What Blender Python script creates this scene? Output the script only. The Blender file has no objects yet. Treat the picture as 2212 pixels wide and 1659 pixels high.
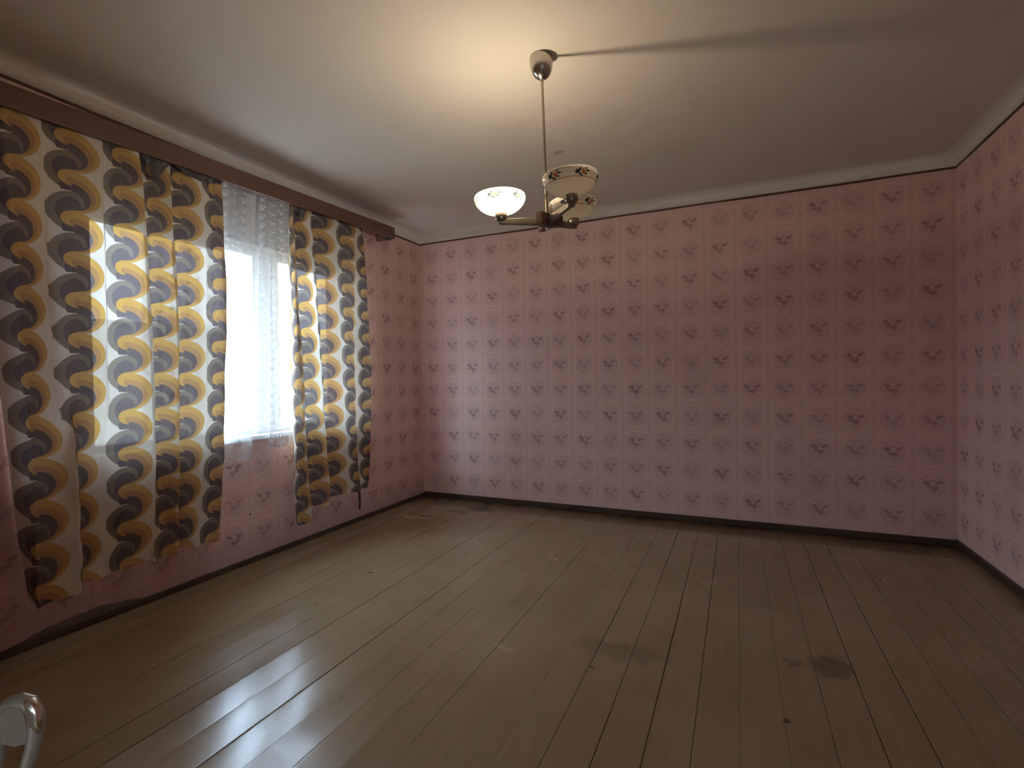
import bpy, bmesh, math, random
from mathutils import Vector, Matrix
from math import sin, cos, pi, radians, sqrt, atan2
random.seed(7)
C = bpy.context.scene.collection
SC = bpy.context.scene

# ------------------------------------------------------------------ camera
W = 4.357            # room width (x), window wall at x=0, far wall at y=0
YN = -4.82           # near wall
HL = 2.60            # top of the wallpaper
HC = 2.69            # ceiling
CAM = Vector((2.98453523, -4.39070363, 1.20910464))
cr = Vector((0.91287239, 0.40794397, -0.01567537))
cu = Vector((0.00918966, 0.01785348, 0.99979838))
cf = Vector((-0.40814158, 0.91283239, -0.01254908))
cam = bpy.data.cameras.new('camera'); co = bpy.data.objects.new('camera', cam); C.objects.link(co)
m = Matrix((cr, cu, -cf)).transposed().to_4x4(); m.translation = CAM
co.matrix_world = m
cam.sensor_fit = 'HORIZONTAL'; cam.sensor_width = 36.0
cam.lens = 1089.69 / 2212 * 36.0
cam.clip_start = 0.02
SC.camera = co

# ------------------------------------------------------------------ world, exposure
SKY = 32.0
SKY_COL = (0.62, 0.79, 1.0)
LAMP = 38.0
LAMP_COL = (1.0, 0.83, 0.58)
wd = bpy.data.worlds.new('sky'); SC.world = wd; wd.use_nodes = True
bg = wd.node_tree.nodes['Background']
bg.inputs['Color'].default_value = (*SKY_COL, 1); bg.inputs['Strength'].default_value = SKY
SC.view_settings.view_transform = 'Standard'
SC.view_settings.look = 'None'
SC.view_settings.gamma = 1.0
SC.view_settings.use_curve_mapping = False
SC.view_settings.exposure = 0.48
SC.cycles.max_bounces = 14
SC.cycles.diffuse_bounces = 8
SC.cycles.transparent_max_bounces = 24
SC.cycles.sample_clamp_indirect = 6.0
# portal that tells the sampler where the sky comes in (emits nothing itself)
pl = bpy.data.lights.new('window_portal', 'AREA'); pl.shape = 'RECTANGLE'; pl.size = 1.34; pl.size_y = 2.3
pl.cycles.is_portal = True
po = bpy.data.objects.new('window_portal', pl); C.objects.link(po)
po.location = (-0.16, -1.84, 1.495); po.rotation_euler = (0, -pi/2, 0)

pl2 = bpy.data.lights.new('hall_portal', 'AREA'); pl2.shape = 'RECTANGLE'; pl2.size = .87; pl2.size_y = .47
pl2.cycles.is_portal = True
po2 = bpy.data.objects.new('hall_portal', pl2); C.objects.link(po2)
po2.location = (4.46, -5.725, 1.575); po2.rotation_euler = (0, pi/2, 0)

# ------------------------------------------------------------------ node helpers
class NT:
    def __init__(s, name):
        s.mat = bpy.data.materials.new(name); s.mat.use_nodes = True
        s.t = s.mat.node_tree; s.t.nodes.clear()
        s.out = s.t.nodes.new('ShaderNodeOutputMaterial')
    def n(s, typ, **kw):
        nd = s.t.nodes.new(typ)
        for k, v in kw.items(): setattr(nd, k, v)
        return nd
    def link(s, a, b):
        if isinstance(a, F): a = a.s
        s.t.links.new(a, b)
    def put(s, sock, v):
        if isinstance(v, F): s.t.links.new(v.s, sock)
        elif isinstance(v, bpy.types.NodeSocket): s.t.links.new(v, sock)
        elif isinstance(v, (tuple, list)): sock.default_value = (*v, 1) if len(v) == 3 and len(sock.default_value) == 4 else v
        else: sock.default_value = v
    def m(s, op, a, b=None, c=None, clamp=False):
        nd = s.n('ShaderNodeMath', operation=op, use_clamp=clamp)
        for i, v in enumerate((a, b, c)):
            if v is not None: s.put(nd.inputs[i], v)
        return F(s, nd.outputs[0])
    def uv(s):
        nd = s.n('ShaderNodeUVMap'); sp = s.n('ShaderNodeSeparateXYZ'); s.link(nd.outputs[0], sp.inputs[0])
        return F(s, sp.outputs[0]), F(s, sp.outputs[1])
    def pos(s, kind='Object'):
        if kind == 'World': o = s.n('ShaderNodeNewGeometry').outputs['Position']
        else: o = s.n('ShaderNodeTexCoord').outputs['Object']
        sp = s.n('ShaderNodeSeparateXYZ'); s.link(o, sp.inputs[0])
        return F(s, sp.outputs[0]), F(s, sp.outputs[1]), F(s, sp.outputs[2])
    def vec(s, x, y, z=0.0):
        nd = s.n('ShaderNodeCombineXYZ')
        for i, v in enumerate((x, y, z)): s.put(nd.inputs[i], v)
        return nd.outputs[0]
    def noise(s, v, scale, detail=3, rough=.55, color=False):
        nd = s.n('ShaderNodeTexNoise'); nd.inputs['Scale'].default_value = scale
        nd.inputs['Detail'].default_value = detail; nd.inputs['Roughness'].default_value = rough
        s.link(v, nd.inputs['Vector'])
        return nd.outputs['Color'] if color else F(s, nd.outputs[0])
    def white(s, v):
        nd = s.n('ShaderNodeTexWhiteNoise', noise_dimensions='3D'); s.link(v, nd.inputs['Vector']); return F(s, nd.outputs[0])
    def ramp(s, v, a, b, lo=0.0, hi=1.0):
        nd = s.n('ShaderNodeMapRange', clamp=True); nd.interpolation_type = 'SMOOTHSTEP'
        s.put(nd.inputs[0], v)
        for i, q in enumerate((a, b, lo, hi)): s.put(nd.inputs[i+1], q)
        return F(s, nd.outputs[0])
    def ell(s, x, y, cx, cy, rx, ry, soft=.08):
        """1 inside the ellipse, 0 outside"""
        dx = (x - cx) * (1/rx); dy = (y - cy) * (1/ry)
        return s.ramp(dx*dx + dy*dy, 1+soft, 1-soft)
    def mix(s, f, a, b):
        nd = s.n('ShaderNodeMix', data_type='RGBA')
        s.put(nd.inputs[0], f); s.put(nd.inputs[6], a); s.put(nd.inputs[7], b)
        return nd.outputs[2]
    def bsdf(s, col, rough=.6, **kw):
        b = s.n('ShaderNodeBsdfPrincipled'); s.put(b.inputs['Base Color'], col); s.put(b.inputs['Roughness'], rough)
        for k, v in kw.items(): s.put(b.inputs[k.replace('_', ' ')], v)
        return b
    def bump(s, b, h, strength=.3, dist=.002):
        nd = s.n('ShaderNodeBump'); nd.inputs['Strength'].default_value = strength; nd.inputs['Distance'].default_value = dist
        s.put(nd.inputs['Height'], h); s.link(nd.outputs[0], b.inputs['Normal']); return b
    def shade(s, b):
        s.link(b.outputs[0] if hasattr(b, 'outputs') else b, s.out.inputs[0]); return s.mat
    def mixsh(s, f, a, b):
        nd = s.n('ShaderNodeMixShader'); s.put(nd.inputs[0], f)
        s.link(a.outputs[0], nd.inputs[1]); s.link(b.outputs[0], nd.inputs[2]); return nd
class F:
    def __init__(s, t, k): s.t = t; s.s = k
    def __add__(s, o): return s.t.m('ADD', s, o)
    __radd__ = __add__
    def __sub__(s, o): return s.t.m('SUBTRACT', s, o)
    def __rsub__(s, o): return s.t.m('SUBTRACT', o, s)
    def __mul__(s, o): return s.t.m('MULTIPLY', s, o)
    __rmul__ = __mul__
    def __neg__(s): return s.t.m('MULTIPLY', s, -1.0)
    def fract(s): return s.t.m('FRACT', s)
    def floor(s): return s.t.m('FLOOR', s)
    def abs(s): return s.t.m('ABSOLUTE', s)
    def sqrt(s): return s.t.m('SQRT', s)
    def gt(s, o): return s.t.m('GREATER_THAN', s, o)
    def max(s, o): return s.t.m('MAXIMUM', s, o)
    def min(s, o): return s.t.m('MINIMUM', s, o)

# ------------------------------------------------------------------ materials
def mat_wallpaper():
    t = NT('pink_wallpaper'); u, v = t.uv(); p = t.vec(u, v)
    c = 0.2265
    nz = t.noise(p, 30, 2) - .5; nz2 = t.noise(t.vec(u+3.7, v), 30, 2) - .5
    U = u*(1/c); V = v*(1/c)
    iu = U.floor(); iv = V.floor()
    x = U.fract() - .5; y = V.fract() - .5
    xd = x + nz*.10; yd = y + nz2*.10
    rnd = t.white(t.vec(iu, iv, 3.0))
    par = ((iu+iv)*.5).fract()*2.0            # checker 0/1
    # flower spray, open leaves left and right, drooping middle
    f = t.ell(xd, yd + xd*.25, -.14, .03, .10, .066, .6)
    f = f.max(t.ell(xd, yd + xd*-.40, .155, .02, .105, .048, .6))
    f = f.max(t.ell(xd, yd, .03, -.085, .105, .075, .6)*.9)
    f = f.max(t.ell(xd, yd, -.09, -.05, .085, .05, .6)*.85)
    f = f.max(t.ell(xd, yd, .0, .15, .065, .025, .6)*.6)
    f = f.max(t.ell(xd, yd, .03, -.20, .035, .045, .7)*.7)
    hol = t.ell(xd, yd, .01, .02, .06, .055, .6)
    fine = t.ramp(t.noise(p, 120, 2), .38, .58)
    f = f*(1.0 - hol*.6)*(.45 + .55*fine)
    f = f*(.36 + .22*par + .26*rnd)
    # round garland
    r = (x*x*1.12 + y*y*.92).sqrt()
    wob = t.noise(p, 22, 2)
    rd = (r + (wob - .5)*.05 - .40).abs()
    ring = t.ramp(rd, .035, .006)*t.ramp(t.noise(p, 60, 1), .35, .6)
    inside = t.ramp(r, .43, .36)
    rd2 = ((x.abs()-.5)*(x.abs()-.5) + (y.abs()-.5)*(y.abs()-.5)).sqrt()
    knot = t.ramp((rd2 + (wob-.5)*.16 - .17).abs(), .05, .008)*.45
    stripe = t.ramp(x.abs(), .47, .5)*(.3 + .7*((iu*.5).fract()*2.0))
    mott = t.noise(p, 9, 4)
    grime = t.noise(p, 1.3, 3)
    base = t.mix(mott, (.66, .435, .385), (.76, .525, .465))
    base = t.mix(inside*.34, base, (.58, .375, .34))
    base = t.mix((ring.max(knot))*.5, base, (.88, .70, .62))
    base = t.mix(stripe*.34, base, (.33, .21, .19))
    fc = t.mix(par, (.19, .135, .135), (.20, .095, .085))
    base = t.mix(f, base, fc)
    base = t.mix(t.ramp(grime, .5, .8)*.22, base, (.30, .20, .18))
    b = t.bsdf(base, .75); t.bump(b, t.noise(p, 160, 2), .15, .001)
    return t.shade(b)

def mat_wallpaper_left(base_mat):
    # the same paper, torn away along the floor so the old dirty plaster shows
    mt = base_mat.copy(); mt.name = 'pink_wallpaper_torn'; T = mt.node_tree
    t = NT.__new__(NT); t.mat = mt; t.t = T
    b = [n for n in T.nodes if n.type == 'BSDF_PRINCIPLED'][0]
    old = b.inputs['Base Color'].links[0].from_socket
    wx, y, z = t.pos('World')
    d = (y + 2.98)*(1/.40)
    h = .062*t.ramp(d.abs(), 1.15, .1) + (t.noise(t.vec(y, 0.0), 9, 5, .65)-.5)*.055*t.ramp(d.abs(), 1.3, .6)
    mask = t.ramp(z - h - .012, .004, -.004)*t.ramp((y+2.93).abs(), .62, .5)
    dirt = t.mix(t.noise(t.vec(y, z), 40, 4), (.10, .075, .055), (.20, .16, .12))
    new = t.mix(mask, old, dirt)
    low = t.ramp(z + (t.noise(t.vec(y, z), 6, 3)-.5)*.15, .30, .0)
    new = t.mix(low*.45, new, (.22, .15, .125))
    hole = t.ell(y, z, -2.04, .325, .006, .006, .3).max(t.ell(y, z, -2.165, .665, .004, .005, .3))
    new = t.mix(hole, new, (.03, .02, .018))
    T.links.new(new, b.inputs['Base Color'])
    return mt

def mat_plaster():
    t = NT('cream_ceiling_paint'); x, y, z = t.pos('World'); p = t.vec(x, y, z)
    g = t.noise(p, 1.6, 4); g2 = t.noise(p, 7, 4)
    col = t.mix(g, (.66, .60, .53), (.74, .68, .61))
    # smoke haze and the brown spot beside the rod
    w1 = (t.noise(p, 25, 3)-.5)*.06
    sx = x + w1; sy = y - w1
    up = t.ramp(z, 2.66, 2.68)
    spot = t.ell(sx, sy, 1.925, -1.205, .035, .022, .8)*.6 + t.ell(sx, sy, 1.875, -1.185, .04, .02, .8)*.2
    col = t.mix(spot*up, col, (.33, .22, .10))
    pale = t.ramp(((((x-2.22)*(x-2.22) + (y+1.5)*(y+1.5)).sqrt()) + (t.noise(p, 6, 3)-.5)*.35 - .25).abs(), .09, .02)
    col = t.mix(pale*.28*up*t.ramp(t.noise(p, 5, 2), .4, .6), col, (.86, .78, .72))
    grey = t.ell(x + (g2-.5)*.3, y + (g2-.5)*.3, 2.15, -1.45, .42, .35, .8)
    col = t.mix(grey*.16*up, col, (.50, .40, .36))
    speck = t.ramp(t.noise(p, 55, 1), .80, .84)
    col = t.mix(speck*.25, col, (.4, .34, .28))
    b = t.bsdf(col, .85); t.bump(b, t.noise(p, 70, 3), .25, .002)
    return t.shade(b)

def mat_planks():
    t = NT('worn_brown_floor_paint'); x, y, z = t.pos('World'); p = t.vec(x, y, z)
    oi = t.n('ShaderNodeObjectInfo'); rnd = F(t, oi.outputs['Random'])
    gr = t.noise(t.vec(x*9.0, y*.9, rnd*13.0), 4, 5, .6)
    col = t.mix(gr, (.235, .163, .085), (.325, .236, .133))
    col = t.mix(rnd*.35, col, (.23, .165, .105))
    worn = t.ramp(t.noise(p, 1.1, 4), .45, .68)
    col = t.mix(worn*.45, col, (.36, .27, .175))
    fine = t.noise(t.vec(x*5.0, y, rnd*5.0), 30, 3)
    col = t.mix(t.ramp(fine, .62, .78)*.25, col, (.12, .08, .045))
    sc = t.ramp(t.noise(p, 16, 2), .70, .76)*t.ramp(t.noise(p, 2.2, 2), .5, .6)
    col = t.mix(sc*.55, col, (.09, .06, .035))
    # stains that stay where they are on the boards
    w = (t.noise(p, 13, 3)-.5)*.16; w2 = (t.noise(t.vec(x+9.0, y, z), 13, 3)-.5)*.16
    xs = x + w; ys = y + w2
    st = t.ell(xs, ys, .80, -.30, .13, .07, .6)*.8
    st = st.max(t.ell(xs, ys, .66, -.42, .12, .06, .8)*.4)
    st = st.max(t.ell(xs, ys, .42, -.66, .10, .03, .6)*.55)
    st = st.max(t.ell(xs, ys, 3.33, -1.98, .07, .10, .7)*.55).max(t.ell(xs, ys, 3.18, -2.0, .03, .05, .7)*.4)
    st = st.max(t.ell(xs, ys, 2.48, -2.19, .20, .07, .8)*.25)
    st = st.max(t.ell(x, y, .871, -1.885, .02, .008, .3)*.95)
    st = st.max(t.ell(x, y, 3.13, -2.42, .012, .014, .4)*.8).max(t.ell(x, y, 2.42, -2.36, .01, .008, .4)*.7)
    col = t.mix(st, col, (.05, .032, .02))
    lt = t.ell(xs, ys, .36, -.72, .16, .035, .6)*.45
    lt = lt.max(t.ell(xs, ys, 2.02, -2.35, .05, .03, .8)*.35)
    col = t.mix(lt, col, (.50, .40, .27))
    ro = .16 + .11*t.noise(p, 3, 3) + .06*fine
    b = t.bsdf(col, ro); b.inputs['Specular IOR Level'].default_value = .55
    t.bump(b, gr*.6 + t.noise(p, 45, 3)*.4, .10, .0015)
    return t.shade(b)

def mat_curtain():
    t = NT('retro_wave_print_cotton'); u, v = t.uv(); p = t.vec(u, v)
    P = .188; pitch = .28
    wv = (t.noise(p, 260, 1) - .5)
    us = u + (t.noise(p, 25, 2)-.5)*.004
    X = ((us*(1/pitch) + .40).fract() - .40)*(pitch/P)
    d = v*(-1/P)
    fR = d.fract(); fL = (d + .5).fract(); fH = (d + .30).fract() - .30
    S = .05
    rt = t.ramp(X, -.012, .012); lf = 1.0 - rt
    cream = (.74, .685, .60)
    gold = (.57, .345, .11); orange = (.42, .235, .10); olive = (.20, .17, .135); dark = (.095, .075, .085)
    col = t.mix(t.ell(X, fL, 0, .5, .62, .488, S)*lf, cream, olive)
    col = t.mix(t.ell(X, fL, .03, .50, .45, .36, S)*lf, col, dark)
    col = t.mix(t.ell(X, fL, 0, .90, .30, .20, S)*lf, col, dark)
    col = t.mix(t.ell(X, fH, 0.02, .17, .33, .20, S)*lf, col, gold)
    col = t.mix(t.ell(X, fH, .02, .25, .14, .11, S)*lf, col, orange)
    col = t.mix(t.ell(X, fR, 0, .5, .82, .52, S)*rt, col, gold)
    col = t.mix(t.ell(X, fR, 0, .565, .66, .40, S)*rt, col, orange)
    col = t.mix(t.ell(X, fR, -.02, .63, .52, .325, S)*rt, col, dark)
    col = t.mix(t.ell(X, fR, -.02, .74, .33, .22, S)*rt, col, olive)
    col = t.mix(t.ell(X, fR, -.02, .92, .26, .26, S)*rt*(t.ell(X, fR, -.02, .63, .52, .325, S)), col, dark)
    # loose weave
    th = t.noise(t.vec(u*1.0, v*9.0), 60, 2); th2 = t.noise(t.vec(u*9.0, v), 60, 2)
    col = t.mix((th*.5 + th2*.5)*.35, col, (.38, .33, .28))
    wr = t.noise(t.vec(u*1.0, v*.6), 9, 4)
    df = t.n('ShaderNodeBsdfDiffuse'); t.put(df.inputs[0], col)
    tl = t.n('ShaderNodeBsdfTranslucent'); t.put(tl.inputs[0], col)
    nd = t.n('ShaderNodeBump'); nd.inputs['Strength'].default_value = .35; nd.inputs['Distance'].default_value = .01
    t.put(nd.inputs['Height'], wr*.8 + th*.1)
    t.link(nd.outputs[0], df.inputs['Normal'])
    s = t.mixsh(.06, df, tl)
    hs = t.n('ShaderNodeHueSaturation'); hs.inputs['Saturation'].default_value = 1.3; hs.inputs['Value'].default_value = 1.15; t.put(hs.inputs['Color'], col)
    tr = t.n('ShaderNodeBsdfTransparent'); t.put(tr.inputs[0], t.mix(.06, hs.outputs[0], (.9, .9, 1.0)))
    s = t.mixsh(.023 + .030*t.ramp(th*.6 + th2*.4, .4, .65), s, tr)
    return t.shade(s)

def mat_lace():
    t = NT('white_lace_net'); u, v = t.uv(); p = t.vec(u, v)
    cx = .085; cy = .062
    row = (v*(1/cy)).floor()
    x = ((u*(1/cx)).fract() - .5)*cx; y = ((v*(1/cy) + (((u*(1/cx)).floor()*.5).fract())).fract() - .5)*cy
    f = t.ell(x, y, 0, -.008, .011, .011, .4)
    for k in range(5):
        a = 2*pi*k/5 + .3
        f = f.max(t.ell(x, y, .011*cos(a), -.008+.011*sin(a), .006, .006, .4))
    r = ((x*x) + (y+.004)*(y+.004)).sqrt()
    arc = t.ramp((r-.022).abs(), .0035, .0012)*t.ramp(y, .0, .006)
    lf = t.ell(x, y - x*.3, .026, -.002, .010, .004, .4).max(t.ell(x, y + x*.3, -.026, -.002, .010, .004, .4))
    pat = f.max(arc).max(lf*.8)
    edge = F(t, t.n('ShaderNodeAttribute', attribute_name='hem').outputs['Fac'])
    dens = (.32 + .48*pat).max(edge*.66)
    df = t.n('ShaderNodeBsdfDiffuse'); df.inputs[0].default_value = (.80, .82, .84, 1)
    tl = t.n('ShaderNodeBsdfTranslucent'); tl.inputs[0].default_value = (.80, .82, .84, 1)
    s = t.mixsh(.10, df, tl)
    tr = t.n('ShaderNodeBsdfTransparent')
    return t.shade(t.mixsh(dens, tr, s))

def mat_simple(name, col, rough=.5, metal=0.0, scale=20, var=.15, bump=.0, spec=.5):
    t = NT(name); x, y, z = t.pos('Object'); p = t.vec(x, y, z)
    n = t.noise(p, scale, 4)
    c2 = tuple(max(0, k*(1-2*var)) for k in col)
    c = t.mix(n, c2, tuple(min(1, k*(1+var)) for k in col))
    b = t.bsdf(c, rough); b.inputs['Metallic'].default_value = metal; b.inputs['Specular IOR Level'].default_value = spec
    if bump: t.bump(b, n, bump, .002)
    return t.shade(b)

def mat_wood_veneer():
    t = NT('dark_brown_veneer'); x, y, z = t.pos('Object')
    g = t.noise(t.vec(x*8.0, y*.8, z*14.0), 5, 5, .6)
    c = t.mix(g, (.12, .060, .042), (.17, .088, .062))
    b = t.bsdf(c, .42); t.bump(b, g, .1, .001)
    return t.shade(b)

def mat_glass():
    t = NT('window_glass')
    tr = t.n('ShaderNodeBsdfTransparent'); tr.inputs[0].default_value = (.95, .97, .97, 1)
    gl = t.n('ShaderNodeBsdfGlossy'); gl.inputs['Roughness'].default_value = .02
    return t.shade(t.mixsh(.05, tr, gl))

def mat_opal():
    t = NT('painted_opal_glass'); x, y, z = t.pos('Object')
    ang = t.m('ARCTAN2', y, x)
    nf = 6
    a = ((ang*(nf/(2*pi)) + .13).fract() - .5)*(2*pi/nf)*.112   # arc length from the nearest motif
    a = a*.70; h = (z - .057)*.70
    col = t.mix(t.noise(t.vec(x, y, z), 30, 2), (.88, .80, .64), (.92, .85, .71))
    brown = (.24, .12, .04)
    ln = t.ramp((z - .0735).abs(), .0013, .0006).max(t.ramp((z - .040).abs(), .0013, .0006))
    wave = t.ramp((h - t.m('SINE', a*200.0)*.0015).abs(), .0007, .0004)*.6
    wave = wave*t.ramp(a.abs(), .021, .022)
    col = t.mix(ln.max(wave), col, brown)
    lv = t.ell(a, h, -.015, .000, .007, .005, .4).max(t.ell(a, h, .015, .002, .006, .0025, .4))
    for (cx, cy, rx, ry) in [(-.008, .006, .004, .003), (-.008, -.007, .004, .003), (.010, .008, .004, .002), (.010, -.006, .004, .0025), (-.002, -.010, .0025, .004), (-.019, -.004, .004, .002)]:
        lv = lv.max(t.ell(a, h, cx, cy, rx, ry, .4))
    col = t.mix(lv, col, (.03, .045, .05))
    col = t.mix(t.ell(a, h, .003, .000, .0065, .0065, .3), col, (.50, .14, .07))
    col = t.mix(t.ell(a, h, .005, .002, .0025, .0025, .3), col, (.75, .42, .20))
    df = t.n('ShaderNodeBsdfDiffuse'); t.put(df.inputs[0], col)
    tl = t.n('ShaderNodeBsdfTranslucent'); t.put(tl.inputs[0], col)
    gl = t.n('ShaderNodeBsdfGlossy'); gl.inputs['Roughness'].default_value = .12
    fr = t.n('ShaderNodeFresnel'); fr.inputs[0].default_value = 1.45
    s = t.mixsh(.45, df, tl)
    s = t.mixsh(F(t, fr.outputs[0])*.9, s, gl)
    return t.shade(s)

def mat_emit(name, col, strength):
    t = NT(name); e = t.n('ShaderNodeEmission'); t.put(e.inputs[0], col); e.inputs[1].default_value = strength
    return t.shade(e)

M = {}
M['paper'] = mat_wallpaper(); M['paper_torn'] = mat_wallpaper_left(M['paper'])
M['plaster'] = mat_plaster(); M['plank'] = mat_planks()
M['curtain'] = mat_curtain(); M['lace'] = mat_lace()
M['veneer'] = mat_wood_veneer(); M['glass'] = mat_glass(); M['opal'] = mat_opal()
M['skirting'] = mat_simple('brown_skirting_paint', (.065, .040, .024), .45, scale=6)
M['line'] = mat_simple('dark_brown_border_strip', (.11, .045, .028), .6)
M['white_paint'] = mat_simple('white_window_paint', (.72, .72, .70), .45, scale=8, var=.05)
M['chrome'] = mat_simple('chrome', (.50, .47, .43), .22, 1.0, var=.03)
M['rodmetal'] = mat_simple('aged_nickel', (.46, .40, .32), .28, 1.0, var=.08)
M['arm'] = mat_simple('grey_brown_arm_finish', (.22, .19, .15), .33, .0, scale=14, var=.15, spec=.6)
M['hubwood'] = mat_simple('dark_red_brown_wood', (.15, .075, .052), .45, scale=16, var=.25)
M['cup'] = mat_simple('dull_steel_cup', (.34, .31, .26), .3, 1.0, var=.08)
M['handle'] = mat_simple('worn_grey_handle', (.30, .25, .18), .42, .5, var=.06)
M['polish'] = mat_simple('polished_handle_edge', (.72, .66, .56), .15, 1.0, var=.03)
M['strap'] = mat_simple('dark_strap_webbing', (.045, .030, .024), .7)
M['door'] = mat_simple('off_white_door_paint', (.60, .57, .50), .4, var=.05)
M['ground'] = mat_simple('pale_yard_ground', (.42, .42, .38), .9, scale=2, var=.1)
M['greybox'] = mat_simple('grey_white_shutter_box', (.42, .42, .42), .6, scale=6, var=.06)
M['flap'] = mat_simple('dark_curtain_heading', (.105, .10, .105), .42, scale=40, var=.35, bump=.6)
M['sky_block'] = mat_simple('pale_sky_block_wall', (.78, .78, .76), .9, scale=1.5, var=.04)
M['hall'] = mat_simple('hall_plaster', (.45, .42, .38), .85, scale=3, var=.08)
M['lampbase'] = mat_simple('white_bulb_base', (.75, .73, .68), .4, var=.02)
M['bulb'] = mat_emit('glowing_bulb', LAMP_COL, LAMP*28)
M['underfloor'] = mat_simple('dark_subfloor', (.03, .022, .016), .9)

# ------------------------------------------------------------------ mesh helpers
def obj(name, bm, mat, parent=None, smooth=False, kind=None, label=None, cat=None, group=None, loc=None):
    me = bpy.data.meshes.new(name); bm.normal_update(); bm.to_mesh(me); bm.free()
    if mat: me.materials.append(mat)
    if smooth:
        for f in me.polygons: f.use_smooth = True
    o = bpy.data.objects.new(name, me); C.objects.link(o)
    if loc is not None: o.location = loc
    if parent: o.parent = parent
    tag(o, label, cat, group, kind)
    return o
def tag(o, label=None, cat=None, group=None, kind=None):
    if kind: o['kind'] = kind
    if label: o['label'] = label
    if cat: o['category'] = cat
    if group: o['group'] = group
def empty(name, loc=(0, 0, 0), **kw):
    o = bpy.data.objects.new(name, None); C.objects.link(o); o.location = loc; o.empty_display_size = .1
    tag(o, **kw); return o
def box(bm, a, b, bev=0.0):
    r = bmesh.ops.create_cube(bm, size=1.0)['verts']
    for v in r:
        v.co = Vector([(a[i]+b[i])/2 + v.co[i]*(b[i]-a[i]) for i in range(3)])
    if bev:
        es = list({e for v in r for e in v.link_edges})
        bmesh.ops.bevel(bm, geom=es, offset=bev, segments=2, affect='EDGES', profile=.7)
    return r
def lathe(bm, prof, seg=48, mat=None, cap=False):
    """revolve (r,z) pairs about local z"""
    rings = []
    for r, z in prof:
        if r < 1e-6: rings.append([bm.verts.new((0, 0, z))])
        else: rings.append([bm.verts.new((r*cos(2*pi*k/seg), r*sin(2*pi*k/seg), z)) for k in range(seg)])
    for A, B in zip(rings, rings[1:]):
        for k in range(seg):
            k2 = (k+1) % seg
            if len(A) == 1 and len(B) == 1: continue
            if len(A) == 1: bm.faces.new((A[0], B[k2], B[k]))
            elif len(B) == 1: bm.faces.new((A[k], A[k2], B[0]))
            else: bm.faces.new((A[k], A[k2], B[k2], B[k]))
def tube(bm, pts, rad, seg=10, flat=1.0):
    pts = [Vector(p) for p in pts]
    if not isinstance(rad, (list, tuple)): rad = [rad]*len(pts)
    rings = []; up = None
    for i, p in enumerate(pts):
        d = (pts[min(i+1, len(pts)-1)] - pts[max(i-1, 0)]).normalized()
        if up is None:
            up = Vector((0, 0, 1)) if abs(d.z) < .9 else Vector((1, 0, 0))
        s = d.cross(up).normalized(); up = s.cross(d).normalized()
        rings.append([bm.verts.new(p + (s*cos(2*pi*k/seg) + up*sin(2*pi*k/seg)*flat)*rad[i]) for k in range(seg)])
    for A, B in zip(rings, rings[1:]):
        for k in range(seg):
            bm.faces.new((A[k], A[(k+1) % seg], B[(k+1) % seg], B[k]))
    bm.faces.new(rings[0][::-1]); bm.faces.new(rings[-1])
def frame(z, xhint=(1, 0, 0)):
    z = Vector(z).normalized(); x = Vector(xhint); x = (x - z*x.dot(z)).normalized(); y = z.cross(x)
    return Matrix((x, y, z)).transposed()
def xf(bm, rot, loc):
    mm = rot.to_4x4(); mm.translation = Vector(loc); bmesh.ops.transform(bm, matrix=mm, verts=bm.verts)
def uv_planar(bm, fu, fv):
    l = bm.loops.layers.uv.verify()
    for f in bm.faces:
        for lo in f.loops:
            lo[l].uv = (fu(lo.vert.co), fv(lo.vert.co))

# ------------------------------------------------------------------ room shell
CC = .2265
VOFF = -.187 + CC/2                       # rows: flowers centred at z = .187 + k*CC
T = .38
# window opening
OY0, OY1, OZ0, OZ1 = -2.985, -.93, .82, 2.165
OZ2 = 2.575          # top of the niche, filled by the shutter box above the frame
bm = bmesh.new()
box(bm, (-T, YN-.2, -.1), (0, OY0, HC+.1)); box(bm, (-T, OY1, -.1), (0, .2, HC+.1))
box(bm, (-T, OY0, -.1), (0, OY1, OZ0)); box(bm, (-T, OY0, OZ2), (0, OY1, HC+.1))
uv_planar(bm, lambda c: -c.y - .115 + CC/2 + CC*20, lambda c: c.z + VOFF + CC*20)
obj('wall_left', bm, M['paper_torn'], kind='structure')
bm = bmesh.new(); box(bm, (-T, 0, -.1), (W+.2, .2, HC+.1))
uv_planar(bm, lambda c: c.x - .143 + CC/2 + CC*20, lambda c: c.z + VOFF + CC*20)
obj('wall_back', bm, M['paper'], kind='structure')
bm = bmesh.new(); box(bm, (W, YN-.2, -.1), (W+.2, 0, HC+.1))
uv_planar(bm, lambda c: -c.y - .11 + CC/2 + CC*21, lambda c: c.z + VOFF + CC*20)
obj('wall_right', bm, M['paper'], kind='structure')
DX0, DX1, DZ = 3.10, 3.93, 2.02
bm = bmesh.new()
box(bm, (0, YN-.2, -.1), (DX0, YN, HC+.1)); box(bm, (DX1, YN-.2, -.1), (W, YN, HC+.1)); box(bm, (DX0, YN-.2, DZ), (DX1, YN, HC+.1))
uv_planar(bm, lambda c: c.x + CC*20, lambda c: c.z + VOFF + CC*20)
obj('wall_near', bm, M['paper'], kind='structure')
bm = bmesh.new(); box(bm, (-T, YN-.2, HC), (W+.2, .2, HC+.2))
obj('ceiling', bm, M['plaster'], kind='structure')
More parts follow.
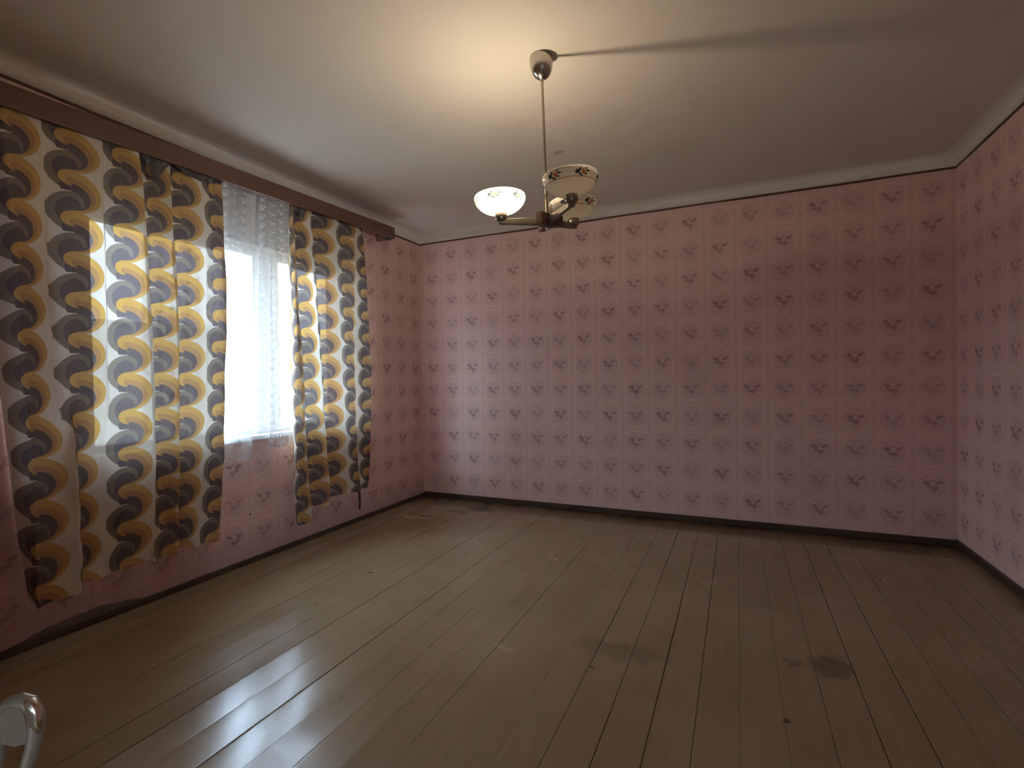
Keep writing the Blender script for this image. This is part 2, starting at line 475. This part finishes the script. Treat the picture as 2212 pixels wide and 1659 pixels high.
# hall behind the doorway
bm = bmesh.new()
box(bm, (2.6, -6.4, -.1), (2.7, YN-.2, 2.5)); box(bm, (4.4, -6.4, -.1), (4.5, -5.95, 2.5)); box(bm, (4.4, -5.50, -.1), (4.5, YN-.2, 2.5)); box(bm, (4.4, -5.95, -.1), (4.5, -5.50, 1.15)); box(bm, (4.4, -5.95, 2.0), (4.5, -5.50, 2.5)); box(bm, (2.6, -6.5, -.1), (4.5, -6.4, 2.5))
box(bm, (2.6, -6.5, 2.4), (4.5, YN-.2, 2.5)); box(bm, (2.6, -6.5, -.1), (4.5, YN-.2, 0))
obj('wall_hallway', bm, M['hall'], kind='structure')

# plaster band and cove between the paper and the ceiling
def sweep(prof, path, closed, fn):
    """prof: (offset into the room, z); path: room polygon inset by the offset"""
    bm = bmesh.new(); rows = []
    for off, z in prof:
        rows.append([bm.verts.new((*fn(k, off), z)) for k in range(4)])
    for A, B in zip(rows, rows[1:]):
        for k in range(4):
            bm.faces.new((A[k], A[(k+1) % 4], B[(k+1) % 4], B[k]))
    return bm
def inset(k, o):
    return [(o, -o), (W-o, -o), (W-o, YN+o), (o, YN+o)][k]
R = .05
prof = [(0, HL-.003), (.006, HL), (.007, HC-R)] + [(.007 + R*(1-cos(a)), HC-R+R*sin(a)*.97) for a in [radians(q) for q in (12, 24, 36, 48, 60, 72, 82, 90)]] + [(.007+R, HC+.01)]
bm = sweep(prof, None, True, inset); bmesh.ops.recalc_face_normals(bm, faces=bm.faces)
o = obj('trim_1', bm, M['plaster'], kind='structure')
for f in o.data.polygons: f.use_smooth = True
# thin dark border strips along the top of the paper
for i, (a, b) in enumerate([((.0, -.004, HL-.016), (W, 0.0, HL)), ((0, YN, HL-.016), (.004, 0, HL)), ((W-.004, YN, HL-.016), (W, 0, HL)), ((0, YN, HL-.016), (W, YN+.004, HL))]):
    bm = bmesh.new(); 
    n = 40
    ax = 0 if (b[0]-a[0]) > (b[1]-a[1]) else 1
    for k in range(n):
        t0, t1 = k/n, (k+1)/n
        aa, bb = list(a), list(b)
        aa[ax] = a[ax] + (b[ax]-a[ax])*t0; bb[ax] = a[ax] + (b[ax]-a[ax])*t1
        box(bm, aa, bb)
    bmesh.ops.remove_doubles(bm, verts=bm.verts, dist=1e-5)
    for v in bm.verts:
        s = v.co[ax]; v.co.z += .0018*sin(s*3.1+i) + .0012*sin(s*9.7+1.3*i)
    obj('trim_%d' % (i+2), bm, M['line'], kind='structure')
# skirting boards
def skirting(name, a, b):
    bm = bmesh.new(); box(bm, a, b, .004); obj(name, bm, M['skirting'], kind='structure')
skirting('baseboard_back', (.018, -.018, 0.0), (W-.018, 0, .048))
skirting('baseboard_left', (0, YN+.002, 0.0), (.018, 0, .034))
skirting('baseboard_right', (W-.018, YN+.002, 0.0), (W, 0, .052))
skirting('baseboard_near', (.018, YN, 0.0), (DX0-.08, YN+.018, .05))

# floor: joists' dark base and single boards
bm = bmesh.new(); box(bm, (-.02, YN-.2, -.10), (W+.02, .02, -.022))
floor = obj('floor', bm, M['underfloor'], kind='structure')
rf = random.Random(3)
x0 = .003; xs = []
while x0 < W - .02:
    w = min(.1405 + rf.uniform(-.004, .004), W - .002 - x0)
    if w < .05: break
    xs.append((x0, w)); x0 += w + rf.choice([.0008, .0010, .0012, .0014, .0020, .0028])
NYS = 16
for i, (xa, w) in enumerate(xs):
    bm = bmesh.new()
    cup = rf.uniform(-.0016, .0022); tilt = rf.uniform(-.0020, .0020); lift = rf.uniform(-.0008, .0008)
    ph = rf.uniform(0, 6)
    cols = [0, .006, .05, .25, .5, .75, .95, .994, 1]
    rows = []
    for r in range(NYS+1):
        y = YN - .19 + (0.0 - .004 - (YN - .19))*r/NYS
        row = [bm.verts.new((xa, y, -.022))]
        for c in cols:
            e = 0.0 if 0 < c < 1 else -.0001
            z = cup*((2*c-1)**2 - .4) + tilt*(2*c-1) + lift + e + .0005*sin(y*2.3+ph) + .0003*sin(y*5.1+ph*2)*(2*c-1)
            row.append(bm.verts.new((xa + w*c, y, z - .001)))
        row.append(bm.verts.new((xa + w, y, -.022)))
        rows.append(row)
    for A, B in zip(rows, rows[1:]):
        for k in range(len(A)-1): bm.faces.new((A[k], A[k+1], B[k+1], B[k]))
    for row, rev in ((rows[0], False), (rows[-1], True)):
        bm.faces.new(row[::-1] if not rev else row)
    bmesh.ops.recalc_face_normals(bm, faces=bm.faces)
    o = obj('plank', bm, M['plank'], floor)
    for f in o.data.polygons: f.use_smooth = f.normal.z > .8

# ------------------------------------------------------------------ window
win = empty('window_1', (-.1, (OY0+OY1)/2, OZ0), kind='structure')
WL = Vector(win.location)
def wpart(name, boxes, mat, bev=.004, parent=None):
    bm = bmesh.new()
    for a, b in boxes: box(bm, Vector(a)-WL, Vector(b)-WL, bev)
    return obj(name, bm, mat, parent or win)
FX0, FX1 = -.145, -.075
MY0, MY1 = -1.935, -1.715
PZ0, PZ1 = .885, 2.075
wpart('frame_jamb', [((FX0, OY0, OZ0), (FX1, OY0+.045, OZ1))], M['white_paint'])
wpart('frame_jamb', [((FX0, OY1-.045, OZ0), (FX1, OY1, OZ1))], M['white_paint'])
wpart('frame_head', [((FX0, OY0+.045, OZ1-.045), (FX1, OY1-.045, OZ1))], M['white_paint'])
wpart('frame_bottom_rail', [((FX0, OY0+.045, OZ0), (FX1, OY1-.045, OZ0+.03))], M['white_paint'])
wpart('mullion', [((FX0, MY0+.055, OZ0+.03), (FX1, MY1-.055, OZ1-.045))], M['white_paint'])
for (ya, yb) in ((OY0+.045, MY0+.055), (MY1-.055, OY1-.045)):
    zs0, zs1 = OZ0+.03, OZ1-.045
    s = wpart('sash', [((FX0+.01, ya, zs0), (FX1+.012, ya+.052, zs1)), ((FX0+.01, yb-.052, zs0), (FX1+.012, yb, zs1)),
                       ((FX0+.01, ya+.052, zs0), (FX1+.012, yb-.052, PZ0)), ((FX0+.01, ya+.052, PZ1), (FX1+.012, yb-.052, zs1))], M['white_paint'], .003)
    bm = bmesh.new(); box(bm, Vector((-.112, ya+.045, PZ0-.01))-WL, Vector((-.108, yb-.045, PZ1+.01))-WL)
    g = obj('pane', bm, M['glass'], s)
bm = bmesh.new(); box(bm, Vector((-.075, OY0-.06, .818))-WL, Vector((.045, OY1+.05, .848))-WL, .006)
obj('sill', bm, M['white_paint'], win)
bm = bmesh.new(); box(bm, Vector((-T, OY0, OZ1))-WL, Vector((-.088, OY1, OZ2))-WL, .003); obj('shutter_box', bm, M['greybox'], win)
# added pale wall across the yard, with unseen side return blocking grazing sky light
bm = bmesh.new(); box(bm, (-9.3, -5.5, -.85), (-9.0, 16, 2.55)); box(bm, (-9.3, -5.7, -.85), (-T-.02, -5.5, 3.0)); obj('wall_sky_block', bm, M['sky_block'], kind='structure')
# yard outside
bm = bmesh.new(); box(bm, (-30, -25, -.9), (-T, 20, -.8)); obj('ground', bm, M['ground'], kind='structure')

# ------------------------------------------------------------------ curtains
SEC_NEAR = [
    ((-0.130, -3.3733, 0.006), (-0.130, -3.2916, 0.001), (-0.100, -3.2113, 0.020)),
    ((-0.060, -3.3237, 0.150), (-0.060, -3.2626, 0.140), (-0.040, -3.2296, 0.160)),
    ((0.000, -3.2765, 0.150), (0.000, -3.2379, 0.160), (0.000, -3.2219, 0.180)),
    ((0.150, -3.1804, 0.160), (0.150, -3.1692, 0.155), (0.150, -3.1286, 0.190)),
    ((0.180, -3.1581, 0.150), (0.180, -3.1228, 0.150), (0.175, -3.0846, 0.195)),
    ((0.280, -3.0751, 0.160), (0.280, -3.0550, 0.165), (0.275, -3.0648, 0.130)),
    ((0.430, -2.9532, 0.165), (0.430, -2.9454, 0.155), (0.430, -2.9760, 0.135)),
    ((0.455, -2.9266, 0.155), (0.455, -2.9217, 0.140), (0.455, -2.9321, 0.135)),
    ((0.560, -2.8587, 0.165), (0.560, -2.8522, 0.165), (0.560, -2.8728, 0.160)),
    ((0.650, -2.7938, 0.175), (0.700, -2.7558, 0.185), (0.710, -2.7662, 0.170)),
    ((0.670, -2.7778, 0.170), (0.725, -2.7323, 0.180), (0.720, -2.7518, 0.165)),
    ((0.700, -2.7564, 0.120), (0.780, -2.7045, 0.105), (0.730, -2.7383, 0.150)),
    ((0.840, -2.6871, 0.135), (0.840, -2.6725, 0.115), (0.840, -2.6643, 0.150)),
    ((0.950, -2.6286, 0.165), (0.955, -2.6018, 0.160), (0.900, -2.6317, 0.165)),
    ((0.970, -2.6164, 0.165), (0.980, -2.5860, 0.155), (0.920, -2.6184, 0.160)),
    ((1.050, -2.5935, 0.120), (1.060, -2.5645, 0.105), (1.050, -2.6026, 0.115)),
    ((1.120, -2.5369, 0.135), (1.120, -2.5377, 0.120), (1.120, -2.5685, 0.130)),
    ((1.270, -2.4461, 0.155), (1.270, -2.4331, 0.150), (1.270, -2.5100, 0.150)),
    ((1.300, -2.4149, 0.150), (1.300, -2.4064, 0.140), (1.295, -2.4821, 0.145)),
    ((1.400, -2.3499, 0.155), (1.400, -2.3533, 0.155), (1.400, -2.4281, 0.160)),
    ((1.460, -2.2917, 0.140), (1.470, -2.2908, 0.135), (1.470, -2.3675, 0.140)),
    ((1.480, -2.2862, 0.120), (1.490, -2.2871, 0.105), (1.490, -2.3650, 0.120)),
]
SEC_FAR = [
    ((-0.160, -1.7741, 0.110), (-0.160, -1.7697, 0.100), (-0.160, -1.7782, 0.120)),
    ((-0.050, -1.7932, 0.140), (-0.050, -1.7789, 0.150), (-0.050, -1.7947, 0.160)),
    ((0.120, -1.7834, 0.160), (0.120, -1.7365, 0.175), (0.120, -1.7010, 0.180)),
    ((0.160, -1.7611, 0.140), (0.160, -1.7077, 0.140), (0.160, -1.6763, 0.150)),
    ((0.200, -1.7510, 0.120), (0.200, -1.6823, 0.095), (0.200, -1.6454, 0.100)),
    ((0.280, -1.7027, 0.130), (0.280, -1.6152, 0.115), (0.250, -1.5938, 0.115)),
    ((0.430, -1.6282, 0.150), (0.430, -1.5513, 0.150), (0.360, -1.5103, 0.155)),
    ((0.460, -1.6021, 0.150), (0.460, -1.5239, 0.150), (0.385, -1.4819, 0.155)),
    ((0.500, -1.5734, 0.125), (0.500, -1.4924, 0.105), (0.460, -1.4497, 0.110)),
    ((0.560, -1.5153, 0.130), (0.560, -1.4508, 0.115), (0.520, -1.4263, 0.120)),
    ((0.710, -1.3800, 0.150), (0.710, -1.3259, 0.150), (0.680, -1.3135, 0.150)),
    ((0.735, -1.3505, 0.150), (0.735, -1.3056, 0.150), (0.735, -1.2404, 0.150)),
    ((0.840, -1.2858, 0.160), (0.840, -1.2390, 0.165), (0.840, -1.1817, 0.160)),
    ((0.950, -1.1429, 0.150), (0.920, -1.1740, 0.150), (0.920, -1.1426, 0.150)),
    ((0.980, -1.1148, 0.130), (0.980, -1.1172, 0.095), (0.980, -1.1077, 0.110)),
    ((1.015, -1.0871, 0.130), (1.015, -1.0729, 0.105), (1.030, -1.0854, 0.120)),
    ((1.060, -1.0535, 0.130), (1.120, -1.0164, 0.130), (1.100, -1.0457, 0.130)),
    ((1.100, -1.0252, 0.130), (1.200, -0.9398, 0.120), (1.160, -0.9989, 0.120)),
]
ZK = (2.40, 1.30, .28)
def lag(a, z):
    z0, z1, z2 = ZK
    return (a[0]*(z-z1)*(z-z2)/((z0-z1)*(z0-z2)) + a[1]*(z-z0)*(z-z2)/((z1-z0)*(z1-z2)) + a[2]*(z-z0)*(z-z1)/((z2-z0)*(z2-z1)))
def cr4(p0, p1, p2, p3, t):
    return tuple(.5*((2*b) + (-a+c)*t + (2*a-5*b+4*c-d)*t*t + (-a+3*b-3*c+d)*t**3) for a, b, c, d in zip(p0, p1, p2, p3))
def curtain(name, SEC, zt, zb, label, seed, sub=8, rows=150, dz=0.0, fold=None):
    bm = bmesh.new(); l = bm.loops.layers.uv.verify(); n = len(SEC); G = []; UV = {}
    for r in range(rows+1):
        f = r/rows; line = []
        for k in range((n-1)*sub+1):
            i, t = divmod(k, sub); t /= sub
            if i == n-1: i, t = n-2, 1.0
            s = k/((n-1)*sub)
            z = zt(s) + (zb(s) - zt(s))*f
            ze = max(min(z, 2.42), .16)
            K = []
            for j in (i-1, i, i+1, i+2):
                j = min(max(j, 0), n-1)
                kk = tuple(lag([SEC[j][q][c] for q in range(3)], ze) for c in range(3))
                if fold and fold[0] <= j <= fold[1]:      # the hanging end folds over itself from here down
                    w = min(max((1.12 - ze)/.22, 0), 1); w = w*w*(3-2*w)
                    kk = tuple(a + (b-a)*w for a, b in zip(kk, SEC[j][2]))
                K.append(kk)
            u, y, x = cr4(*K, t)
            low = max(0, 1 - (z-.2)/.9)
            x += .004*sin(z*7+s*21+seed) + .003*sin(z*17+s*40+seed) + low*.006*sin(z*23 + s*55)
            y += .003*sin(z*5+s*17+seed*2)
            if z > 2.40:                        # gathered under the pelmet
                x = x + (.13 - x)*(z-2.40)/.12
            v = bm.verts.new((x, y, z)); UV[v] = (u, z + dz); line.append(v)
        G.append(line)
    for A, B in zip(G, G[1:]):
        for k in range(len(A)-1):
            bm.faces.new((A[k], B[k], B[k+1], A[k+1]))
    for f in bm.faces:
        for lo in f.loops: lo[l].uv = UV[lo.vert]
    return obj(name, bm, M['curtain'], smooth=True, label=label, cat='curtain')
def bumps(s, tab):
    for (a, va), (b, vb) in zip(tab, tab[1:]):
        if a <= s <= b: return va + (vb-va)*(s-a)/(b-a)
    return tab[-1][1]
top_near = lambda s: 2.455 + .02*s
bot_near = lambda s: bumps(s, [(0, .235), (.05, .215), (.10, .235), (.19, .245), (.235, .262), (.32, .268), (.43, .285), (.52, .262), (.60, .27), (.66, .26), (.70, .282), (.85, .275), (1, .262)]) + .004*sin(s*60)
curtain('curtain', SEC_NEAR, top_near, bot_near, 'wide patterned curtain with yellow and brown swirls, nearest the door side of the window', 1.0, dz=.055, fold=(3, 7))
NEAR = bpy.data.objects['curtain']
for (y0, y1, x, prof_) in [(-2.765, -2.615, .176, [.0, .035, .062, .088, .09, .055, .02, .0]), (-2.575, -2.335, .170, [.0, .022, .03, .024, .034, .02, .03, .012]), (-1.765, -1.66, .168, [.0, .03, .05, .055, .04, .035, .02, .0])]:
    bm = bmesh.new(); G = []
    for k in range(29):
        f = k/28; q, r = divmod(f*7, 1); q = int(min(q, 6)); r = f*7 - q
        dep = prof_[q]*(1-r) + prof_[q+1]*r; y = y0 + (y1-y0)*f; zp = 2.466 + (y+.675)*.0332
        G.append([bm.verts.new((x + .008*sin(f*9) + .004*sin(f*31+m_*2) - .010*m_/6, y + .003*sin(m_*2.1), zp + .03 - (dep + .03)*m_/6)) for m_ in range(7)])
    for A, B in zip(G, G[1:]):
        for m_ in range(6): bm.faces.new((A[m_], A[m_+1], B[m_+1], B[m_]))
    FLAPS = globals().setdefault('FLAPS', []); FLAPS.append(bm)
for bm in FLAPS[:2]: obj('heading_flap', bm, M['flap'], NEAR, smooth=True, label='dark shiny folded heading')
top_far = lambda s: 2.50 + .02*s
bot_far = lambda s: bumps(s, [(0, .195), (.12, .20), (.2, .215), (.26, .31), (.30, .275), (.42, .262), (.5, .30), (.6, .325), (.7, .30), (.86, .295), (1, .31)]) + .004*sin(s*50)
FAR = curtain('curtain', SEC_FAR, top_far, bot_far, 'narrow gathered curtain with yellow and brown swirls, nearest the far corner', 2.4, dz=.10)

obj('heading_flap', FLAPS[2], M['flap'], FAR, smooth=True, label='dark shiny folded heading')
# ------------------------------------------------------------------ lace
def lace(y0t, y1t, y0b, y1b, zt, zb, x, label, seed, hemR=True, hemL=False):
    bm = bmesh.new(); l = bm.loops.layers.uv.verify(); at = bm.verts.layers.float.new('hem'); NX, NZ = 60, 70; G = []; UV = {}; H = {}
    full = abs(y1t-y0t)*1.12
    for r in range(NZ+1):
        f = r/NZ; line = []
        for k in range(NX+1):
            s = k/NX; z = zt + (zb(s)-zt)*f
            a = y0t + (y0b-y0t)*f; b = y1t + (y1b-y1t)*f
            y = a + (b-a)*s + .006*sin(f*6+s*3+seed)
            xx = x + .012*sin(s*19+seed+f*.8) + .006*sin(s*37+f*3)
            v = bm.verts.new((xx, y, z)); UV[v] = (s*full, z)
            h = 0.0
            if hemR and s > .90: h = 1
            if hemL and s < .07: h = 1
            if z - zb(s) < .03: h = max(h, .55)
            H[v] = h
            line.append(v)
        G.append(line)
    for v in bm.verts: v[at] = H[v]
    for A, B in zip(G, G[1:]):
        for k in range(NX): bm.faces.new((A[k], B[k], B[k+1], A[k+1]))
    for fc in bm.faces:
        for lo in fc.loops: lo[l].uv = UV[lo.vert]
    return obj('lace_curtain', bm, M['lace'], smooth=True, label=label, cat='net curtain')
lace(-2.72, -1.995, -2.74, -2.09, 2.50, lambda s:   .70, .070, 'wide white lace net curtain in the window gap, beside the wide swirl curtain', .4)
lace(-1.985, -1.72, -2.05, -1.745, 2.50, lambda s: .862 if s < .33 else .755, .070, 'narrow white lace net curtain bunched against the narrow swirl curtain', 2.0)

# ------------------------------------------------------------------ pelmet
PE = Vector((.2, -.675, 2.466))
pel = empty('curtain_pelmet', (.2, -.675, 2.466), label='long dark brown wooden pelmet board above the window curtains', cat='pelmet')
L = 3.05; H = .10
bm = bmesh.new(); box(bm, (-.018, -L, 0), (0, 0, H), .004); obj('front_board', bm, M['veneer'], pel)
bm = bmesh.new(); box(bm, (-.197, -.018, 0), (-.0185, 0, H), .003); obj('end_board', bm, M['veneer'], pel)
bm = bmesh.new(); box(bm, (-.197, -L, 0), (-.0185, -L+.018, H), .003); obj('end_board', bm, M['veneer'], pel)
bm = bmesh.new(); box(bm, (-.197, -L+.019, H-.016), (-.0185, -.019, H), .002); obj('top_board', bm, M['veneer'], pel)
bm = bmesh.new(); box(bm, (-.085, -L+.03, .050), (-.060, -.04, .062), .002); obj('curtain_rail', bm, M['white_paint'], pel)
bm = bmesh.new(); box(bm, (-.06, -.085, -.012), (-.02, -.03, .0), .002); obj('bracket', bm, M['strap'], pel)
pel.rotation_euler = (atan2(.088, 2.648), 0, 0)

# strap below the far curtain
bm = bmesh.new(); n = 16; prev = None
for k in range(n+1):
    f = k/n; z = .92 + (.105-.92)*f; y = -1.035 + .035*f + .006*sin(f*9); x = .012 + .010*sin(f*3.0) + .006*f
    row = [bm.verts.new((x + dx, y + dy, z)) for dx, dy in ((0, -.011), (0, .011), (.003, .011), (.003, -.011))]
    if prev:
        for i in range(4): bm.faces.new((prev[i], prev[(i+1) % 4], row[(i+1) % 4], row[i]))
    else: bm.faces.new(row)
    prev = row
bm.faces.new(prev[::-1])
obj('shutter_strap', bm, M['strap'], label='dark strap hanging out below the hem of the narrow far curtain', cat='strap')

# ------------------------------------------------------------------ ceiling lamp
CAN = Vector((2.1682, -2.1759, HC)); HUB = Vector((2.1866, -2.1781, 1.9307))
lamp = empty('ceiling_lamp', CAN, label='three-armed ceiling lamp on a rod with painted glass bowls, one lit', cat='lamp')
AX = Vector((-.045, -.025, 1)).normalized()
RD = (CAN - HUB).normalized()
def lpart(name, bm, mat, parent=None, smooth=True, rot=None, loc=None, label=None):
    """part whose own origin is at loc; mesh data are local to it"""
    me = bpy.data.meshes.new(name); bm.normal_update(); bm.to_mesh(me); bm.free(); me.materials.append(mat)
    if smooth:
        for f in me.polygons: f.use_smooth = True
        try: me.set_sharp_from_angle(angle=radians(40))
        except Exception: pass
    o = bpy.data.objects.new(name, me); C.objects.link(o)
    mm = (rot or Matrix.Identity(3)).to_4x4(); mm.translation = Vector(loc)
    par = parent or lamp
    o.parent = par
    o.matrix_parent_inverse = PW[par].inverted()
    o.matrix_basis = mm; PW[o] = mm
    if label: o['label'] = label
    return o
PW = {lamp: Matrix.Translation(CAN)}
bm = bmesh.new(); lathe(bm, [(.0, .0), (.052, .0), (.054, -.004), (.0535, -.03), (.050, -.052), (.043, -.073), (.032, -.089), (.018, -.099), (.009, -.104), (.0075, -.112), (0, -.112)], 48)
lpart('canopy', bm, M['chrome'], rot=frame(RD), loc=CAN, label='chrome ceiling cup')
top = CAN - RD*.10
bm = bmesh.new(); ln = (top - HUB).length; lathe(bm, [(0, -ln), (.0062, -ln), (.0062, 0), (0, 0)], 20)
lpart('rod', bm, M['rodmetal'], rot=frame(RD), loc=top)
E_ = []
def at(px, py, depth):
    return CAM + (cf + cr*((px-1106)/1089.69) - cu*((py-829.5)/1089.69))*depth
ENDS = [Vector((1.9811, -2.2395, 1.9405)), Vector((2.3431, -2.2998, 1.9503)), Vector((2.2486, -1.9580, 1.9574))]
FR = frame(AX)
# hub: three-pointed wooden block, points between the arms
bm = bmesh.new(); dirs = []
for e in ENDS:
    d = e - HUB; d -= AX*d.dot(AX); dirs.append(d.normalized())
angs = sorted(atan2(d.dot(FR.col[1]), d.dot(FR.col[0])) for d in dirs)
ring = []
for i in range(3):
    a = angs[i]; b = angs[(i+1) % 3] + (2*pi if i == 2 else 0); mid = (a+b)/2
    for (rr, an) in ((.022, a), (.074, mid-.20), (.074, mid+.20)): ring.append((rr*cos(an), rr*sin(an)))
lo = [bm.verts.new((x, y, -.029)) for x, y in ring]; hi = [bm.verts.new((x, y, .029)) for x, y in ring]
for i in range(len(ring)):
    j = (i+1) % len(ring); bm.faces.new((lo[i], lo[j], hi[j], hi[i]))
bm.faces.new(lo[::-1]); bm.faces.new(hi)
bmesh.ops.bevel(bm, geom=list(bm.edges), offset=.0018, segments=2, affect='EDGES')
hub = lpart('hub', bm, M['hubwood'], smooth=False, rot=FR, loc=HUB, label='dark wooden three-pointed hub')
bm = bmesh.new(); lathe(bm, [(0, -.040), (.006, -.039), (.009, -.034), (.009, -.026), (0, -.026)], 20)
lpart('hub_nut', bm, M['chrome'], hub, rot=FR, loc=HUB)
BOWL = [(.000, .000), (.028, .000), (.052, .0040), (.075, .0130), (.095, .0265), (.110, .0430), (.1185, .0590), (.1205, .0710), (.1190, .0795), (.1145, .0850), (.1115, .0858), (.1098, .0846), (.1102, .0828)]
for i, e in enumerate(ENDS):
    d = dirs[i]; side = AX.cross(d)
    # arm: tapered flat bar ending in a rounded tongue under the cup
    bm = bmesh.new(); secs = []
    a0 = HUB + d*.012; L_ = (e - a0)
    N = 14
    for k in range(N+1):
        f = k/N
        c = a0 + L_*f*1.06
        hgt = .0205 + (.0125-.0205)*f; wid = .0065 + .0035*f
        if f > .86:
            q = (f-.86)/.14; wid = wid + .010*sin(q*pi*.5) if q < .7 else wid*(1.0) + .010*sqrt(max(0, 1-((q-.7)/.3)**2))*.9; hgt = hgt*(1-.35*q)
            c = c - AX*.004*q
        secs.append([bm.verts.new(c - HUB + side*wid*sx + AX*hgt*sz) for sx, sz in ((-1, -.75), (-.55, -1), (.55, -1), (1, -.75), (1, .75), (.55, 1), (-.55, 1), (-1, .75))])
    for A, B in zip(secs, secs[1:]):
        for k in range(8): bm.faces.new((A[k], A[(k+1) % 8], B[(k+1) % 8], B[k]))
    bm.faces.new(secs[0][::-1]); bm.faces.new(secs[-1])
    bmesh.ops.recalc_face_normals(bm, faces=bm.faces)
    arm = lpart('arm', bm, M['arm'], loc=HUB)
    cb = e + AX*.004
    bm = bmesh.new(); lathe(bm, [(0, 0), (.020, .0), (.026, .003), (.0285, .009), (.0290, .028), (.0275, .032), (0, .032)], 36)
    cup = lpart('lamp_cup', bm, M['cup'], arm, rot=FR, loc=cb)
    bb = cb + AX*.0322
    bm = bmesh.new(); lathe(bm, BOWL, 72)
    sp = Matrix.Rotation([.35, .9, .2][i], 3, 'Z')
    bmesh.ops.recalc_face_normals(bm, faces=bm.faces)
    shade = lpart('lamp_shade', bm, M['opal'], rot=FR @ sp, loc=bb, label=['lit glass bowl glowing white', 'unlit glass bowl nearest the room door', 'unlit glass bowl on the far arm'][i])
    if i == 1:
        bm = bmesh.new(); tube(bm, [(0, 0, 0), (0, 0, .006), (0, 0, .012), (0, 0, .015)], [.0035, .004, .0025, .001], 10)
        lpart('switch_knob', bm, M['lampbase'], arm, rot=FR, loc=cb - cr*.0305 + AX*.008 - cf*.008)
    if i == 0:
        ba = (AX + cr*.02 - cf*.02).normalized(); BF = frame(ba); b0 = bb + AX*.006
        bm = bmesh.new(); lathe(bm, [(0, .0), (.013, .0), (.014, .030), (.0135, .055), (.0105, .076), (0, .076)], 32)
        base = lpart('bulb_base', bm, M['lampbase'], shade, rot=BF, loc=b0)
        bm = bmesh.new(); lathe(bm, [(.0105, .0762)] + [(.016*cos(a), .0885 + .016*sin(a)) for a in [radians(q) for q in (-41, -20, 0, 20, 40, 60, 75)]] + [(0, .1045)], 32)
        lpart('bulb', bm, M['bulb'], shade, rot=BF, loc=b0)

# ------------------------------------------------------------------ open door beside the camera
phi = radians(45); dn = Vector((cos(phi), sin(phi), 0)); dd = Vector((-sin(phi), cos(phi), 0))
HP = Vector((2.5923, -4.2402, 1.0047))
Ed = HP + dd*.056 - dn*.052
DR = Matrix((dd, Vector((0, 0, 1)).cross(dd), Vector((0, 0, 1)))).transposed()
door = empty('door_1', Ed - dd*.80 - Vector((0, 0, Ed.z)), kind='structure')
door.rotation_euler = DR.to_euler()
bm = bmesh.new(); box(bm, (0, 0.0, .008), (.80, .04, 1.99), .003)
obj('door_leaf', bm, M['door'], door)
for (z0, z1) in ((.18, .85), (1.12, 1.86)):
    bm = bmesh.new(); box(bm, (.14, -.006, z0), (.66, .001, z1), .004); obj('door_panel', bm, M['door'], door)
bm = bmesh.new(); box(bm, (.725, -.004, .90), (.765, .0, 1.10), .003); obj('handle_plate', bm, M['handle'], door)
# handle, a lever bent like a narrow horseshoe, seen end-on
inv = (Matrix.Translation(door.location) @ DR.to_4x4()).inverted()
hx, hy, hz = cr, cu, -cf
def hloc(a, b, c): return inv @ (HP + hx*a + hy*b + hz*c)
bm = bmesh.new()
path = [(-.0075, -.034, .006), (-.0088, -.022, .004), (-.0102, -.008, .001), (-.0108, .004, 0), (-.0098, .011, 0), (-.0065, .0155, 0), (0, .0172, 0), (.0065, .0155, 0), (.0098, .011, 0), (.0108, .004, 0), (.0100, -.008, .001), (.0082, -.022, .004), (.0062, -.034, .006)]
tube(bm, [hloc(*q) for q in path], [.0024, .0026, .003, .003, .003, .003, .003, .003, .003, .003, .0028, .0026, .0024], 12, 1.6)
hd = obj('door_handle', bm, M['handle'], door, smooth=True)
bm = bmesh.new()
outl = [(-.0085, -.0065), (-.0095, .004), (-.0085, .011), (-.005, .0145), (0, .0155), (.005, .0145), (.0085, .011), (.0095, .004), (.0085, -.0065), (0, -.0085)]
fr_ = [bm.verts.new(hloc(a, b, .003)) for a, b in outl]; bk = [bm.verts.new(hloc(a, b, -.002)) for a, b in outl]
for i in range(len(outl)):
    j = (i+1) % len(outl); bm.faces.new((fr_[i], fr_[j], bk[j], bk[i]))
bm.faces.new(fr_); bm.faces.new(bk[::-1]); bmesh.ops.recalc_face_normals(bm, faces=bm.faces)
obj('handle_web', bm, M['handle'], hd)
bm = bmesh.new(); tube(bm, [hloc(*q) for q in [(.003, .0168, .001), (.0066, .0155, .001), (.0099, .011, .001), (.0108, .004, .001), (.0106, -.002, .001)]], [.0015, .0034, .0038, .0036, .002], 12, 1.3)
obj('handle_edge', bm, M['polish'], hd, smooth=True, label='polished worn corner of the handle')
bm = bmesh.new(); a = inv @ (Ed - dd*.056); b = hloc(-.006, .008, -.004)
tube(bm, [a, a.lerp(b, .5), b], .006, 14)
obj('handle_neck', bm, M['handle'], hd, smooth=True)
